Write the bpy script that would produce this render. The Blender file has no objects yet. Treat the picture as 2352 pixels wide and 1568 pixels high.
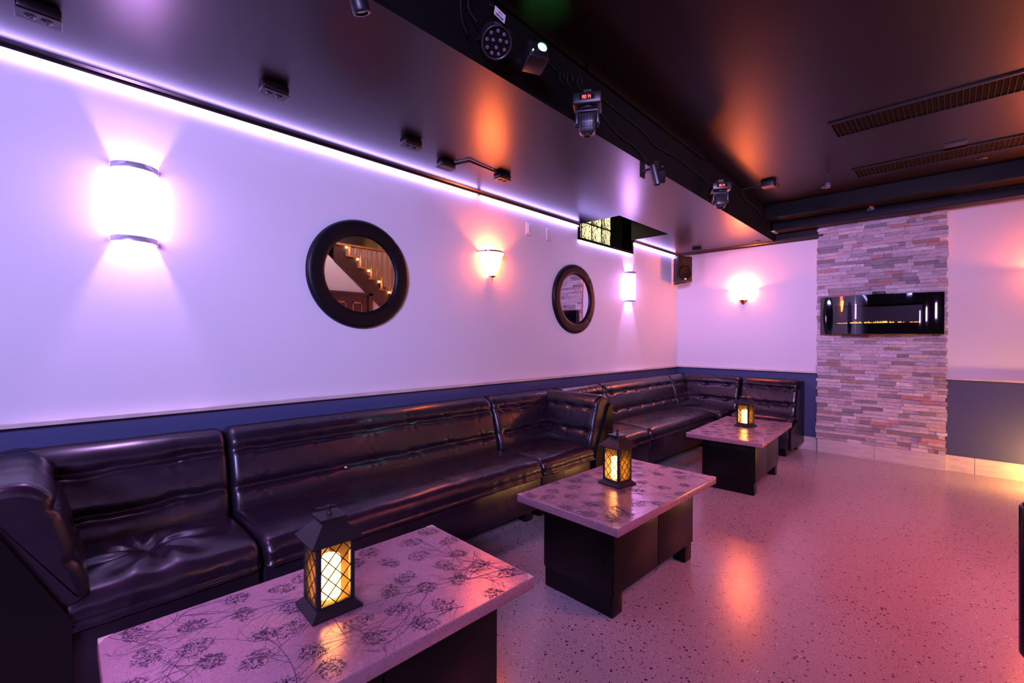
import bpy, math, random
from mathutils import Vector, Matrix, noise
random.seed(7)
PI = math.pi
S = bpy.context.scene
COL = S.collection

# ---------------------------------------------------------------- camera
F_PX, YAW, PITCH, ROLL = 1039.2765, math.radians(44.26376), math.radians(0.27963), math.radians(0.28392)
CAM = Vector((2.74191, 0.0, 1.25))
fw = Vector((-math.sin(YAW)*math.cos(PITCH), math.cos(YAW)*math.cos(PITCH), -math.sin(PITCH)))
rt = Vector((math.cos(YAW), math.sin(YAW), 0)); up = rt.cross(fw)
r2 = rt*math.cos(ROLL)+up*math.sin(ROLL); u2 = -rt*math.sin(ROLL)+up*math.cos(ROLL)
cd = bpy.data.cameras.new('camera'); cam = bpy.data.objects.new('camera', cd); COL.objects.link(cam)
cd.sensor_width = 36; cd.sensor_fit = 'HORIZONTAL'; cd.lens = 36*F_PX/2352; cd.clip_start = .05
m = Matrix.Identity(4)
for i in range(3):
    m[i][0], m[i][1], m[i][2], m[i][3] = r2[i], u2[i], -fw[i], CAM[i]
cam.matrix_world = m
S.camera = cam

# ---------------------------------------------------------------- world, room lights and added fill, exposure
w = bpy.data.worlds.new('world'); S.world = w; w.use_nodes = True
w.node_tree.nodes['Background'].inputs[0].default_value = (.004, .003, .006, 1)
w.node_tree.nodes['Background'].inputs[1].default_value = 1
S.view_settings.view_transform = 'Standard'; S.view_settings.look = 'None'
S.view_settings.exposure = 0; S.view_settings.gamma = 1; S.view_settings.use_curve_mapping = False
S.cycles.use_denoising = True
S.cycles.max_bounces = 8; S.cycles.diffuse_bounces = 4; S.cycles.glossy_bounces = 5
S.cycles.transmission_bounces = 8; S.cycles.transparent_max_bounces = 16
S.cycles.sample_clamp_indirect = 6; S.cycles.caustics_refractive = False; S.cycles.caustics_reflective = False
VIOLET = (.66, .42, 1.0); AMBER = (1.0, .36, .13); PINK = (1.0, .26, .36)

def light(kind, name, loc, power, color, size=.05, target=None, **kw):
    d = bpy.data.lights.new(name, kind); d.energy = power; d.color = color
    if kind == 'AREA':
        d.shape = 'RECTANGLE'; d.size = size; d.size_y = kw.pop('size_y', size)
    else:
        d.shadow_soft_size = size
    for k, v in kw.items(): setattr(d, k, v)
    o = bpy.data.objects.new(name, d); COL.objects.link(o); o.location = loc
    if target is not None:
        o.rotation_euler = (Vector(target)-Vector(loc)).to_track_quat('-Z', 'Y').to_euler()
    return o
# area lights: added coloured fill standing in for the unseen room around the camera
light('AREA', 'violet_fill', (4.1, -2.6, 2.6), 74, (.45, .39, 1.0), 1.6, (0.0, 1.1, 1.55), size_y=.5, spread=math.radians(72))
light('AREA', 'violet_fill_far', (2.9, .8, 2.6), 33, (.62, .42, 1.0), .8, (1.1, 6.1, 1.7), size_y=.4, spread=math.radians(68))
light('AREA', 'pink_fill', (3.8, 3.2, 2.72), 64, (1.0, .13, .20), .9, (3.2, 3.3, 0), spread=math.radians(115))
light('AREA', 'magenta_fill', (1.0, -.7, 2.40), 7, (.92, .24, .78), .5, (1.15, .15, .46), spread=math.radians(62))
light('POINT', 'amber_floor_lamp', (3.48, 5.80, .17), 46, (1.0, .45, .11), .07)
light('SPOT', 'teal_spot', (1.45, 2.0, 2.36), 36, (.22, .75, .75), .02, (.22, 1.62, .48), spot_size=math.radians(22), spot_blend=.3)
light('SPOT', 'green_spot', (1.50, 1.46, 2.57), 9, (.08, 1.0, .2), .02, (1.42, 1.56, 2.765), spot_size=math.radians(60), spot_blend=.8)

# ---------------------------------------------------------------- materials
def newmat(name):
    mt = bpy.data.materials.new(name); mt.use_nodes = True
    nt = mt.node_tree
    return mt, nt, nt.nodes['Principled BSDF']
def setp(b, col=None, rough=None, metal=None, spec=None, coat=None, em=None, est=None):
    if col is not None: b.inputs['Base Color'].default_value = (*col, 1)
    if rough is not None: b.inputs['Roughness'].default_value = rough
    if metal is not None: b.inputs['Metallic'].default_value = metal
    if spec is not None: b.inputs['Specular IOR Level'].default_value = spec
    if coat is not None: b.inputs['Coat Weight'].default_value = coat
    if em is not None: b.inputs['Emission Color'].default_value = (*em, 1)
    if est is not None: b.inputs['Emission Strength'].default_value = est
def N(nt, t, **k):
    n = nt.nodes.new(t)
    for a, v in k.items(): setattr(n, a, v)
    return n
def coords(nt, kind='Object', scale=None, rot=None):
    tc = N(nt, 'ShaderNodeTexCoord'); mp = N(nt, 'ShaderNodeMapping')
    nt.links.new(tc.outputs[kind], mp.inputs['Vector'])
    if scale: mp.inputs['Scale'].default_value = scale
    if rot: mp.inputs['Rotation'].default_value = rot
    return mp.outputs['Vector']
def noise_n(nt, vec, scale, detail=3, rough=.5, dist=0):
    n = N(nt, 'ShaderNodeTexNoise'); nt.links.new(vec, n.inputs['Vector'])
    n.inputs['Scale'].default_value = scale; n.inputs['Detail'].default_value = detail
    n.inputs['Roughness'].default_value = rough; n.inputs['Distortion'].default_value = dist
    return n.outputs['Fac']
def ramp(nt, fac, stops):
    r = N(nt, 'ShaderNodeValToRGB'); nt.links.new(fac, r.inputs['Fac'])
    e = r.color_ramp.elements
    while len(e) < len(stops): e.new(.5)
    for el, (p, c) in zip(e, stops):
        el.position = p; el.color = (*c, 1) if len(c) == 3 else c
    return r.outputs['Color']
def bump(nt, b, h, strength=.2, dist=.01):
    n = N(nt, 'ShaderNodeBump'); n.inputs['Strength'].default_value = strength; n.inputs['Distance'].default_value = dist
    nt.links.new(h, n.inputs['Height']); nt.links.new(n.outputs['Normal'], b.inputs['Normal'])
def plain(name, col, rough=.5, metal=0, spec=.5, coat=0, bmp=None, kind='Object', var=0):
    mt, nt, b = newmat(name); setp(b, col, rough, metal, spec, coat)
    if bmp:
        v = coords(nt, kind); h = noise_n(nt, v, bmp[0], 3); bump(nt, b, h, bmp[1], bmp[2])
    if var:
        v = coords(nt, kind); f = noise_n(nt, v, 6, 5, .6)
        c = ramp(nt, f, [(.3, tuple(x*(1-var) for x in col)), (.7, tuple(min(1, x*(1+var)) for x in col))])
        nt.links.new(c, b.inputs['Base Color'])
    return mt
def emit(name, col, strength):
    mt, nt, b = newmat(name); setp(b, (.0, .0, .0), .5, spec=.1, em=col, est=strength); return mt
def math_n(nt, op, a, b=None, c=None):
    n = N(nt, 'ShaderNodeMath', operation=op)
    for i, x in enumerate((a, b, c)):
        if x is None: continue
        if isinstance(x, (int, float)): n.inputs[i].default_value = x
        else: nt.links.new(x, n.inputs[i])
    return n.outputs[0]

M = {}
M['white_paint'] = plain('white_paint', (.72, .70, .71), .5, spec=.35, bmp=(220, .04, .002))
M['navy_paint'] = plain('navy_paint', (.055, .066, .155), .5, spec=.35, bmp=(220, .04, .002))
M['black_satin'] = plain('black_satin', (.010, .007, .010), .30, spec=.5, bmp=(90, .06, .002))
M['black_high'] = plain('black_high', (.008, .005, .005), .36, spec=.2, bmp=(90, .06, .002))
M['beam_black'] = plain('beam_black', (.006, .005, .006), .45, spec=.12)
M['black_matte'] = plain('black_matte', (.004, .004, .004), .7, spec=.12)
M['black_trim'] = plain('black_trim', (.02, .018, .02), .35)
M['screen_case'] = plain('screen_case', (.012, .010, .016), .5, spec=.15)
M['chrome'] = plain('chrome', (.75, .72, .74), .16, 1)
M['brushed_metal'] = plain('brushed_metal', (.62, .56, .62), .38, .55)
M['brass'] = plain('brass', (.55, .24, .12), .3, 1)
M['black_plastic'] = plain('black_plastic', (.008, .007, .008), .42)
M['gray_plastic'] = plain('gray_plastic', (.022, .019, .025), .36)
M['white_plastic'] = plain('white_plastic', (.72, .70, .71), .35)
M['black_laminate'] = plain('black_laminate', (.003, .0025, .0025), .30, spec=.22, bmp=(300, .03, .001))
M['dark_board'] = plain('dark_board', (.0035, .003, .003), .36, spec=.25, bmp=(160, .05, .002))
M['cable'] = plain('cable', (.006, .006, .006), .6, spec=.25)
M['paper'] = plain('paper', (.8, .78, .8), .6)
M['ink'] = plain('ink', (.03, .03, .035), .6)
M['brown_wood'] = plain('brown_wood', (.055, .022, .018), .4, var=.25)
M['oak_wood'] = plain('oak_wood', (.42, .19, .07), .38, var=.25)
M['grille_dark'] = plain('grille_dark', (.004, .004, .004), .8, spec=.1)
M['grille_slat'] = plain('grille_slat', (.03, .025, .025), .5, spec=.2)
M['lens'] = plain('lens', (.12, .10, .13), .08, spec=.8, coat=1)
M['clear_cover'] = plain('clear_cover', (.10, .08, .10), .15, spec=.7)

# leather
mt, nt, b = newmat('black_leather'); setp(b, (.012, .007, .014), .30, spec=.5)
v = coords(nt); vo = N(nt, 'ShaderNodeTexVoronoi'); vo.inputs['Scale'].default_value = 420; nt.links.new(v, vo.inputs['Vector'])
bump(nt, b, vo.outputs['Distance'], .025, .002)
rr = ramp(nt, noise_n(nt, v, 9, 3), [(.3, (.25,)*3), (.75, (.36,)*3)]); nt.links.new(rr, b.inputs['Roughness'])
M['leather'] = mt
M['leather_frame'] = plain('mirror_leather', (.004, .0035, .006), .42, spec=.22, bmp=(260, .06, .002))

# terrazzo floor
mt, nt, b = newmat('terrazzo'); setp(b, rough=.18, spec=.5)
v = coords(nt)
def chips(scale, lo, size, wv):
    vo = N(nt, 'ShaderNodeTexVoronoi'); vo.inputs['Scale'].default_value = scale; nt.links.new(wv, vo.inputs['Vector'])
    sep = N(nt, 'ShaderNodeSeparateColor'); nt.links.new(vo.outputs['Color'], sep.inputs['Color'])
    pick = math_n(nt, 'LESS_THAN', sep.outputs['Red'], lo)
    sz = math_n(nt, 'MULTIPLY', sep.outputs['Green'], size)
    return math_n(nt, 'MULTIPLY', pick, math_n(nt, 'LESS_THAN', vo.outputs['Distance'], sz)), sep.outputs['Blue']
nz = N(nt, 'ShaderNodeTexNoise'); nz.inputs['Scale'].default_value = 60; nt.links.new(v, nz.inputs['Vector'])
mx = N(nt, 'ShaderNodeMix', data_type='VECTOR'); mx.inputs[0].default_value = .012
nt.links.new(v, mx.inputs[4]); nt.links.new(nz.outputs['Color'], mx.inputs[5]); wv = mx.outputs[1]
base = ramp(nt, noise_n(nt, v, 140, 3), [(.3, (.33, .27, .275)), (.7, (.41, .345, .35))])
def over(basec, mask, col):
    mm = N(nt, 'ShaderNodeMix', data_type='RGBA'); nt.links.new(mask, mm.inputs[0]); nt.links.new(basec, mm.inputs[6])
    if isinstance(col, tuple): mm.inputs[7].default_value = (*col, 1)
    else: nt.links.new(col, mm.inputs[7])
    return mm.outputs[2]
c1, b1 = chips(78, .24, .46, wv); c2, b2 = chips(150, .34, .46, wv); c3, b3 = chips(95, .14, .34, wv)
base = over(base, c2, (.13, .085, .085))
base = over(base, c3, (.70, .64, .66))
base = over(base, c1, ramp(nt, b1, [(.5, (.055, .032, .034)), (.9, (.16, .05, .04))]))
nt.links.new(base, b.inputs['Base Color'])
bump(nt, b, math_n(nt, 'ADD', noise_n(nt, v, 130, 2), math_n(nt, 'MULTIPLY', noise_n(nt, v, 9, 2), .8)), .16, .003)
M['terrazzo'] = mt

# travertine / marble
mt, nt, b = newmat('travertine'); setp(b, rough=.38)
v = coords(nt, scale=(1, 1, 4)); f = noise_n(nt, v, 7, 8, .62, .6)
nt.links.new(ramp(nt, f, [(.3, (.50, .42, .38)), (.55, (.62, .53, .48)), (.8, (.72, .64, .58))]), b.inputs['Base Color'])
bump(nt, b, f, .08, .003); M['travertine'] = mt

# stacked ledger stone, tone per stone from a colour attribute
mt, nt, b = newmat('ledger_stone'); setp(b, rough=.62)
at = N(nt, 'ShaderNodeAttribute', attribute_name='tone'); v = coords(nt, scale=(1, 1, 2.4))
f = noise_n(nt, v, 26, 8, .65, .8)
mm = N(nt, 'ShaderNodeMix', data_type='RGBA', blend_type='MULTIPLY'); mm.inputs[0].default_value = 1
nt.links.new(at.outputs['Color'], mm.inputs[6]); nt.links.new(ramp(nt, f, [(.28, (.62, .60, .60)), (.72, (1.15, 1.12, 1.1))]), mm.inputs[7])
nt.links.new(mm.outputs[2], b.inputs['Base Color']); bump(nt, b, f, .5, .012); M['stone'] = mt

# table laminate: pressed leaf paper
mt, nt, b = newmat('pressed_paper'); setp(b, rough=.30, spec=.6, metal=.35)
v = coords(nt); f = noise_n(nt, v, 34, 7, .7)
f2 = noise_n(nt, v, 220, 4, .7)
c = ramp(nt, f2, [(.32, (.20, .10, .13)), (.46, (.37, .20, .245)), (.8, (.43, .235, .285))])
nt.links.new(c, b.inputs['Base Color']); nt.links.new(ramp(nt, f, [(.3, (.20,)*3), (.7, (.30,)*3)]), b.inputs['Roughness'])
bump(nt, b, math_n(nt, 'ADD', f, math_n(nt, 'MULTIPLY', f2, .05)), .12, .004); M['pressed_paper'] = mt
M['leaf_print'] = plain('leaf_print', (.085, .055, .095), .5, spec=.3)
M['worn_edge'] = plain('worn_edge', (.55, .45, .42), .35, .3, var=.3)

# mirror glass, lantern pane, fireplace glass, glass block
mt, nt, b = newmat('mirror_glass'); setp(b, (.86, .85, .87), .0, 1); M['mirror'] = mt
def thin_glass(name, tint, glossy_fac, diffuse=None, dfac=0):
    mt = bpy.data.materials.new(name); mt.use_nodes = True; nt = mt.node_tree
    nt.nodes.clear(); out = N(nt, 'ShaderNodeOutputMaterial')
    tr = N(nt, 'ShaderNodeBsdfTransparent'); tr.inputs[0].default_value = (*tint, 1)
    gl = N(nt, 'ShaderNodeBsdfGlossy'); gl.inputs['Roughness'].default_value = .02
    fr = N(nt, 'ShaderNodeFresnel'); fr.inputs['IOR'].default_value = glossy_fac
    mx = N(nt, 'ShaderNodeMixShader'); nt.links.new(fr.outputs[0], mx.inputs[0])
    src = tr.outputs[0]
    if diffuse:
        df = N(nt, 'ShaderNodeBsdfTranslucent'); df.inputs[0].default_value = (*diffuse, 1)
        m2 = N(nt, 'ShaderNodeMixShader'); m2.inputs[0].default_value = dfac
        nt.links.new(tr.outputs[0], m2.inputs[1]); nt.links.new(df.outputs[0], m2.inputs[2]); src = m2.outputs[0]
    nt.links.new(src, mx.inputs[1]); nt.links.new(gl.outputs[0], mx.inputs[2])
    nt.links.new(mx.outputs[0], out.inputs[0]); return mt
M['lantern_pane'] = thin_glass('lantern_pane', (1, .93, .82), 1.35, (1.0, .62, .22), .11)
M['smoked_glass'] = thin_glass('smoked_glass', (.55, .5, .55), 1.9)
M['piano_black'] = plain('piano_black', (.004, .004, .005), .03, spec=1.0, coat=1)
mt, nt, b = newmat('glass_block'); setp(b, (.95, .95, .88), .06); b.inputs['Transmission Weight'].default_value = 1
v = coords(nt); bump(nt, b, noise_n(nt, v, 13, 2, .5, 1.5), .6, .05); M['glass_block'] = mt
mt, nt, b = newmat('lit_yard'); setp(b, (0, 0, 0), 1)
v = coords(nt); f = noise_n(nt, v, 7, 4, .6, .5)
nt.links.new(ramp(nt, f, [(.36, (.10, .08, .03)), (.5, (.45, .38, .17)), (.64, (1, .95, .66))]), b.inputs['Emission Color'])
b.inputs['Emission Strength'].default_value = 4.2; M['lit_yard'] = mt

# things that give off light
M['led'] = emit('led_glow', (.46, .33, 1.0), 60)
M['shade_violet'] = emit('shade_violet', (.72, .33, 1.0), 32)
M['shade_amber'] = emit('shade_amber', (1.0, .15, .032), 64)
M['shade_fan'] = emit('shade_fan', (1.0, .16, .036), 88)
M['candle'] = emit('candle_glow', (1.0, .50, .13), 17)
M['flame'] = emit('flame_glow', (1.0, .34, .06), 6)
M['red_led'] = emit('red_led', (1.0, .03, .02), 14)
M['green_lens'] = emit('green_lens', (.10, 1.0, .22), 30)
M['white_led'] = emit('white_led', (.8, 1, .85), 10)
M['step_light'] = emit('step_light_glow', (1.0, .5, .15), 170)

# ---------------------------------------------------------------- mesh builder
class MB:
    def __init__(s): s.v = []; s.f = []; s.m = []; s.sm = []; s.tone = []
    def add(s, vs, fs, mat=0, smooth=False, tone=None, T=None):
        o = len(s.v)
        s.v += [tuple(T @ Vector(q)) if T else tuple(q) for q in vs]
        for f in fs:
            s.f.append(tuple(i+o for i in f)); s.m.append(mat); s.sm.append(smooth); s.tone.append(tone)
        return s
    def box(s, a, b, mat=0, bev=0, T=None, tone=None):
        (x0, y0, z0), (x1, y1, z1) = a, b
        if bev <= 0:
            vs = [(x, y, z) for z in (z0, z1) for y in (y0, y1) for x in (x0, x1)]
            fs = [(0, 2, 3, 1), (4, 5, 7, 6), (0, 1, 5, 4), (2, 6, 7, 3), (0, 4, 6, 2), (1, 3, 7, 5)]
            return s.add(vs, fs, mat, False, tone, T)
        e = min(bev, (x1-x0)/2.01, (y1-y0)/2.01, (z1-z0)/2.01)
        rings = []
        for z, i in ((z0, e), (z0+e*.3, e*.3), (z0+e, 0), (z1-e, 0), (z1-e*.3, e*.3), (z1, e)):
            X0, X1, Y0, Y1 = x0+i, x1-i, y0+i, y1-i
            k = e
            ring = []
            for (cx, cy, a0) in ((X1-k, Y1-k, 0), (X0+k, Y1-k, PI/2), (X0+k, Y0+k, PI), (X1-k, Y0+k, 1.5*PI)):
                for j in range(4):
                    t = a0+j*PI/6; ring.append((cx+k*math.cos(t), cy+k*math.sin(t), z))
            rings.append(ring)
        return s.loft(rings, mat, True, True, True, T=T)
    def loft(s, rings, mat=0, smooth=True, closed=True, caps=True, T=None, tone=None):
        n = len(rings[0]); vs = [p for r in rings for p in r]; fs = []
        for i in range(len(rings)-1):
            for j in range(n if closed else n-1):
                k = (j+1) % n
                fs.append((i*n+j, i*n+k, (i+1)*n+k, (i+1)*n+j))
        s.add(vs, fs, mat, smooth, tone, T)
        if caps and closed:
            s.add(rings[0], [tuple(range(n-1, -1, -1))], mat, False, tone, T)
            s.add(rings[-1], [tuple(range(n))], mat, False, tone, T)
        return s
    def lathe(s, prof, mat=0, n=32, a0=0, a1=2*PI, T=None, smooth=True, sx=1, sy=1):
        full = abs(a1-a0-2*PI) < 1e-6; k = n if full else n+1; rings = []
        for r, z in prof:
            rings.append([(sx*r*math.cos(a0+(a1-a0)*j/n), sy*r*math.sin(a0+(a1-a0)*j/n), z) for j in range(k)])
        return s.loft(rings, mat, smooth, full, False, T)
    def cyl(s, p, q, r, mat=0, n=20, r1=None, caps=True):
        p, q = Vector(p), Vector(q); d = (q-p); L = d.length; T = Matrix.Translation(p) @ d.to_track_quat('Z', 'Y').to_matrix().to_4x4()
        r1 = r if r1 is None else r1
        ring = lambda rr, z: [(rr*math.cos(2*PI*j/n), rr*math.sin(2*PI*j/n), z) for j in range(n)]
        return s.loft([ring(r, 0), ring(r1, L)], mat, True, True, caps, T)
    def tube(s, pts, r, mat=0, n=8, smooth_path=0):
        P = [Vector(p) for p in pts]
        for _ in range(smooth_path):
            Q = [P[0]]
            for a, b in zip(P, P[1:]): Q += [a*.75+b*.25, a*.25+b*.75]
            P = Q+[P[-1]]
        rings = []
        for i, p in enumerate(P):
            t = (P[min(i+1, len(P)-1)]-P[max(i-1, 0)]).normalized()
            u = t.cross(Vector((0, 0, 1)) if abs(t.z) < .95 else Vector((1, 0, 0))).normalized(); w_ = t.cross(u)
            rings.append([tuple(p+u*(r*math.cos(2*PI*j/n))+w_*(r*math.sin(2*PI*j/n))) for j in range(n)])
        return s.loft(rings, mat)
    def prism(s, poly, z0, z1, mat=0, T=None, tone=None):
        n = len(poly)
        vs = [(x, y, z0) for x, y in poly]+[(x, y, z1) for x, y in poly]
        fs = [tuple(range(n-1, -1, -1)), tuple(range(n, 2*n))]+[(i, (i+1) % n, n+(i+1) % n, n+i) for i in range(n)]
        return s.add(vs, fs, mat, False, tone, T)
    def sphere(s, c, r, mat=0, n=16, sz=1):
        prof = [(max(1e-4, r*math.sin(PI*i/10)), r*sz*-math.cos(PI*i/10)) for i in range(11)]
        return s.lathe(prof, mat, n, T=Matrix.Translation(Vector(c)))
    def mesh(s, name, mats):
        me = bpy.data.meshes.new(name); me.from_pydata(s.v, [], s.f)
        for q in mats: me.materials.append(M[q])
        me.polygons.foreach_set('material_index', s.m); me.polygons.foreach_set('use_smooth', s.sm)
        if any(t is not None for t in s.tone):
            at = me.color_attributes.new('tone', 'FLOAT_COLOR', 'CORNER')
            for p, t in zip(me.polygons, s.tone):
                for li in p.loop_indices: at.data[li].color = (*(t or (.4, .4, .4)), 1)
        me.update(); return me
    def build(s, name, mats, parent=None, loc=None, rot=None, label=None):
        if isinstance(mats, str): mats = [mats]
        o = bpy.data.objects.new(name, s.mesh(name, mats)); COL.objects.link(o)
        if parent: o.parent = parent
        if loc: o.location = loc
        if rot: o.rotation_euler = rot
        if label: o['label'] = label
        return o
def tag(o, label, cat, group=None):
    o['label'] = label; o['category'] = cat
    if group: o['group'] = group
    return o
def struct(o): o['kind'] = 'structure'; return o
def thing(name, label, cat, loc=(0, 0, 0), rz=0, group=None):
    o = bpy.data.objects.new(name, None); COL.objects.link(o); o.empty_display_size = .1
    o.location = loc; o.rotation_euler = (0, 0, rz); return tag(o, label, cat, group)
def dup(root, loc, rz, label, group=None):
    r = root.copy(); COL.objects.link(r); r.location = loc; r.rotation_euler = (0, 0, rz); r['label'] = label
    if group: r['group'] = group
    def rec(a, b_):
        for ch in list(a.children):
            c = ch.copy(); COL.objects.link(c); c.parent = b_; rec(ch, c)
    rec(root, r); return r
def rotm(x=0, y=0, z=0, loc=(0, 0, 0)):
    return Matrix.Translation(Vector(loc)) @ Matrix.Rotation(z, 4, 'Z') @ Matrix.Rotation(y, 4, 'Y') @ Matrix.Rotation(x, 4, 'X')

# ---------------------------------------------------------------- setting
YF, ZL, ZC, XS = 6.11, 2.43, 2.765, 1.25      # far wall, low ceiling, high ceiling, soffit edge
X1, YB = 6.6, -4.2                             # right end (stair hall), wall behind the camera
NY0, NY1, NZ = 3.79, 4.83, 2.29                # window recess in the left wall
struct(MB().box((-.4, YB-.1, -.12), (X1+.1, YF+.3, 0)).build('floor', 'terrazzo'))
b = MB()
for (y0, y1, z0, z1, mt_) in ((YB, NY0, .885, ZC, 0), (NY1, YF, .885, ZC, 0), (NY0, NY1, .885, NZ, 0), (YB, YF, 0, .885, 1)):
    b.box((-.12, y0, z0), (0, y1, z1), mt_)
struct(b.build('wall_left', ['white_paint', 'navy_paint']))
b = MB()
b.box((-.12, YF, .885), (1.69, YF+.12, ZL+.01), 0).box((1.69, YF, .885), (4.6, YF+.12, 2.625), 0).box((-.12, YF, 0), (4.6, YF+.12, .885), 1)
b.box((-.12, YF, ZL+.01), (1.69, YF+.12, ZC), 2).box((1.69, YF, 2.625), (4.6, YF+.12, ZC), 2).box((4.6, YF, 0), (X1, YF+.12, 3.7), 0)
struct(b.build('wall_far', ['white_paint', 'navy_paint', 'black_satin']))
struct(MB().box((-.12, YB-.12, 0), (X1, YB, ZC)).build('wall_back', 'black_matte'))
# low ceiling with the recess in front of the window cut out, and a thin black sheet added to deepen the shade on its side face
b = MB()
xs_ = lambda y: 1.297-.0152*y
b.prism([(0, YB), (xs_(YB), YB), (xs_(NY0), NY0), (0, NY0)], ZL, ZC).prism([(0, NY1), (xs_(NY1), NY1), (xs_(YF), YF), (0, YF)], ZL, ZC).prism([(.465, NY0), (xs_(NY0), NY0), (xs_(NY1), NY1), (.465, NY1)], ZL, ZC)
struct(b.build('ceiling', 'black_satin'))
struct(MB().prism([(xs_(YB), YB), (xs_(YB)+.002, YB), (xs_(YF)+.002, YF), (xs_(YF), YF)], ZL+.001, ZC).build('soffit_shade_sheet', 'black_matte'))
struct(MB().box((XS, YB, ZC), (4.25, YF, ZC+.1)).box((-.4, YB, ZC), (XS, YF, ZC+.1)).build('ceiling_upper', 'black_high'))
struct(MB().box((4.25, YB, 3.7), (X1, YF, 3.8)).box((4.15, YB, ZC+.1), (4.25, YF, 3.8)).build('ceiling_hall', 'white_paint'))
struct(MB().box((1.205, 5.645, 2.623), (4.25, YF, ZC)).build('beam_far', 'beam_black'))
# moulding under the low ceiling
b = MB()
for y0, y1 in ((YB, NY0-.03), (NY1+.03, YF)):
    b.prism([(0, 2.405), (.022, 2.405), (.026, 2.412), (.026, 2.422), (.04, ZL), (0, ZL)], y0, y1, T=Matrix(((1, 0, 0, 0), (0, 0, 1, 0), (0, 1, 0, 0), (0, 0, 0, 1))))
struct(b.build('trim_1', 'black_trim'))
b = MB().prism([(YF, 2.405), (YF-.022, 2.405), (YF-.026, 2.412), (YF-.026, 2.422), (YF-.04, 2.432), (YF-.04, 2.45), (YF, 2.45)], .03, 1.69, T=Matrix(((0, 0, 1, 0), (1, 0, 0, 0), (0, 1, 0, 0), (0, 0, 0, 1))))
struct(b.build('trim_2', 'black_trim'))
# chair rails: a narrow marble ledge
struct(MB().box((0, YB, .882), (.042, YF-.001, .899), bev=0).build('trim_3', 'travertine'))
struct(MB().box((.042, YF-.042, .882), (1.652, YF, .899)).build('trim_4', 'travertine'))
struct(MB().box((2.70, YF-.042, .882), (4.6, YF, .899)).build('trim_5', 'travertine'))
# tile baseboards
b = MB()
for k in range(18): b.box((0, YB+k*.6+.001, 0), (.012, min(YF, YB+(k+1)*.6-.001), .15))
struct(b.build('baseboard_left', 'travertine'))
b = MB()
for x0, x1 in ((.012, .55), (.552, 1.1), (1.102, 1.64), (2.69, 2.895), (2.898, 3.495), (3.498, 4.1), (4.102, 4.6)): b.box((x0, YF-.014, 0), (x1, YF, .15))
struct(b.build('baseboard_far', 'travertine'))

# ---- stone pillar
PX0, PX1, PY = 1.652, 2.700, 6.078
b = MB(); b.box((PX0+.015, PY+.006, 0), (PX1-.015, YF, 2.53), tone=(.30, .25, .25))
z = .150; rs = random.Random(3)
pal = [(.66, .56, .58), (.60, .51, .54), (.70, .61, .62), (.56, .48, .51), (.52, .45, .49), (.64, .53, .52), (.62, .47, .46), (.42, .36, .38), (.72, .65, .66), (.55, .50, .53)]
while z < 2.52:
    hgt = rs.choice((.031, .035, .036, .040)); hgt = min(hgt, 2.525-z); x = PX0-rs.uniform(0, .02)
    while x < PX1-.01:
        L = rs.uniform(.05, .24); x2 = min(PX1+rs.uniform(-.006, .012), x+L)
        if PX1-x2 < .05: x2 = PX1+rs.uniform(-.008, .012)
        r_ = rs.random(); t = rs.choice(pal) if r_ < .80 else ((.31, .27, .28) if r_ < .92 else ((.55, .29, .27) if r_ < .955 else (.40, .28, .23)))
        k = rs.uniform(.86, 1.12); d = rs.uniform(-.012, .012)
        b.box((x, PY-.012+d, z+.0005), (x2-.0015, PY+.02, z+hgt-.0015), tone=tuple(c*k for c in t))
        x = x2
        if x2 >= PX1-.008: break
    z += hgt
struct(b.build('stone_pillar', 'stone'))
b = MB()
for x0, x1 in ((PX0, 2.155), (2.157, PX1)): b.box((x0, PY-.013, 0), (x1, PY+.02, .149))
struct(b.build('baseboard_pillar', 'travertine'))

# ---- window of glass blocks in its recess
b = MB(); b.box((-.32, NY0-.02, NZ-.02), (0, NY0, ZC)).box((-.32, NY1, NZ-.02), (0, NY1+.02, ZC)).box((-.32, NY0, NZ-.02), (0, NY1, NZ))
b.box((-.0, NY0-.028, NZ-.022), (.014, NY0, ZL)).box((0, NY1, NZ-.022), (.014, NY1+.028, ZL)).box((0, NY0-.028, NZ-.022), (.014, NY1+.028, NZ+.004))
b.box((-.32, NY0, NZ), (-.26, NY1, 2.378))
wroot = struct(b.build('window_1', 'black_matte'))
for iy in range(5):
    for iz in range(3):
        y1 = 4.815-iy*.203; z0 = 2.382+iz*.203
        g = MB().box((-.30, y1-.197, z0), (-.27, y1, min(z0+.197, ZC)), bev=.012).build('glass_block', 'glass_block', wroot)
mb = MB().box((-.296, NY0, 2.378), (-.276, NY1, ZC))
mo = MB()
for iy in range(6): mo.box((-.302, 4.8145-iy*.203, 2.378), (-.272, 4.8185-iy*.203, ZC))
for iz in range(1, 3): mo.box((-.302, NY0, 2.3765+iz*.203), (-.272, NY1, 2.3815+iz*.203))
mo.build('mortar', 'black_matte', wroot)
struct(MB().box((-.62, NY0-.5, 2.1), (-.6, NY1+.5, 3.1)).build('yard_backdrop', 'lit_yard'))

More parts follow.
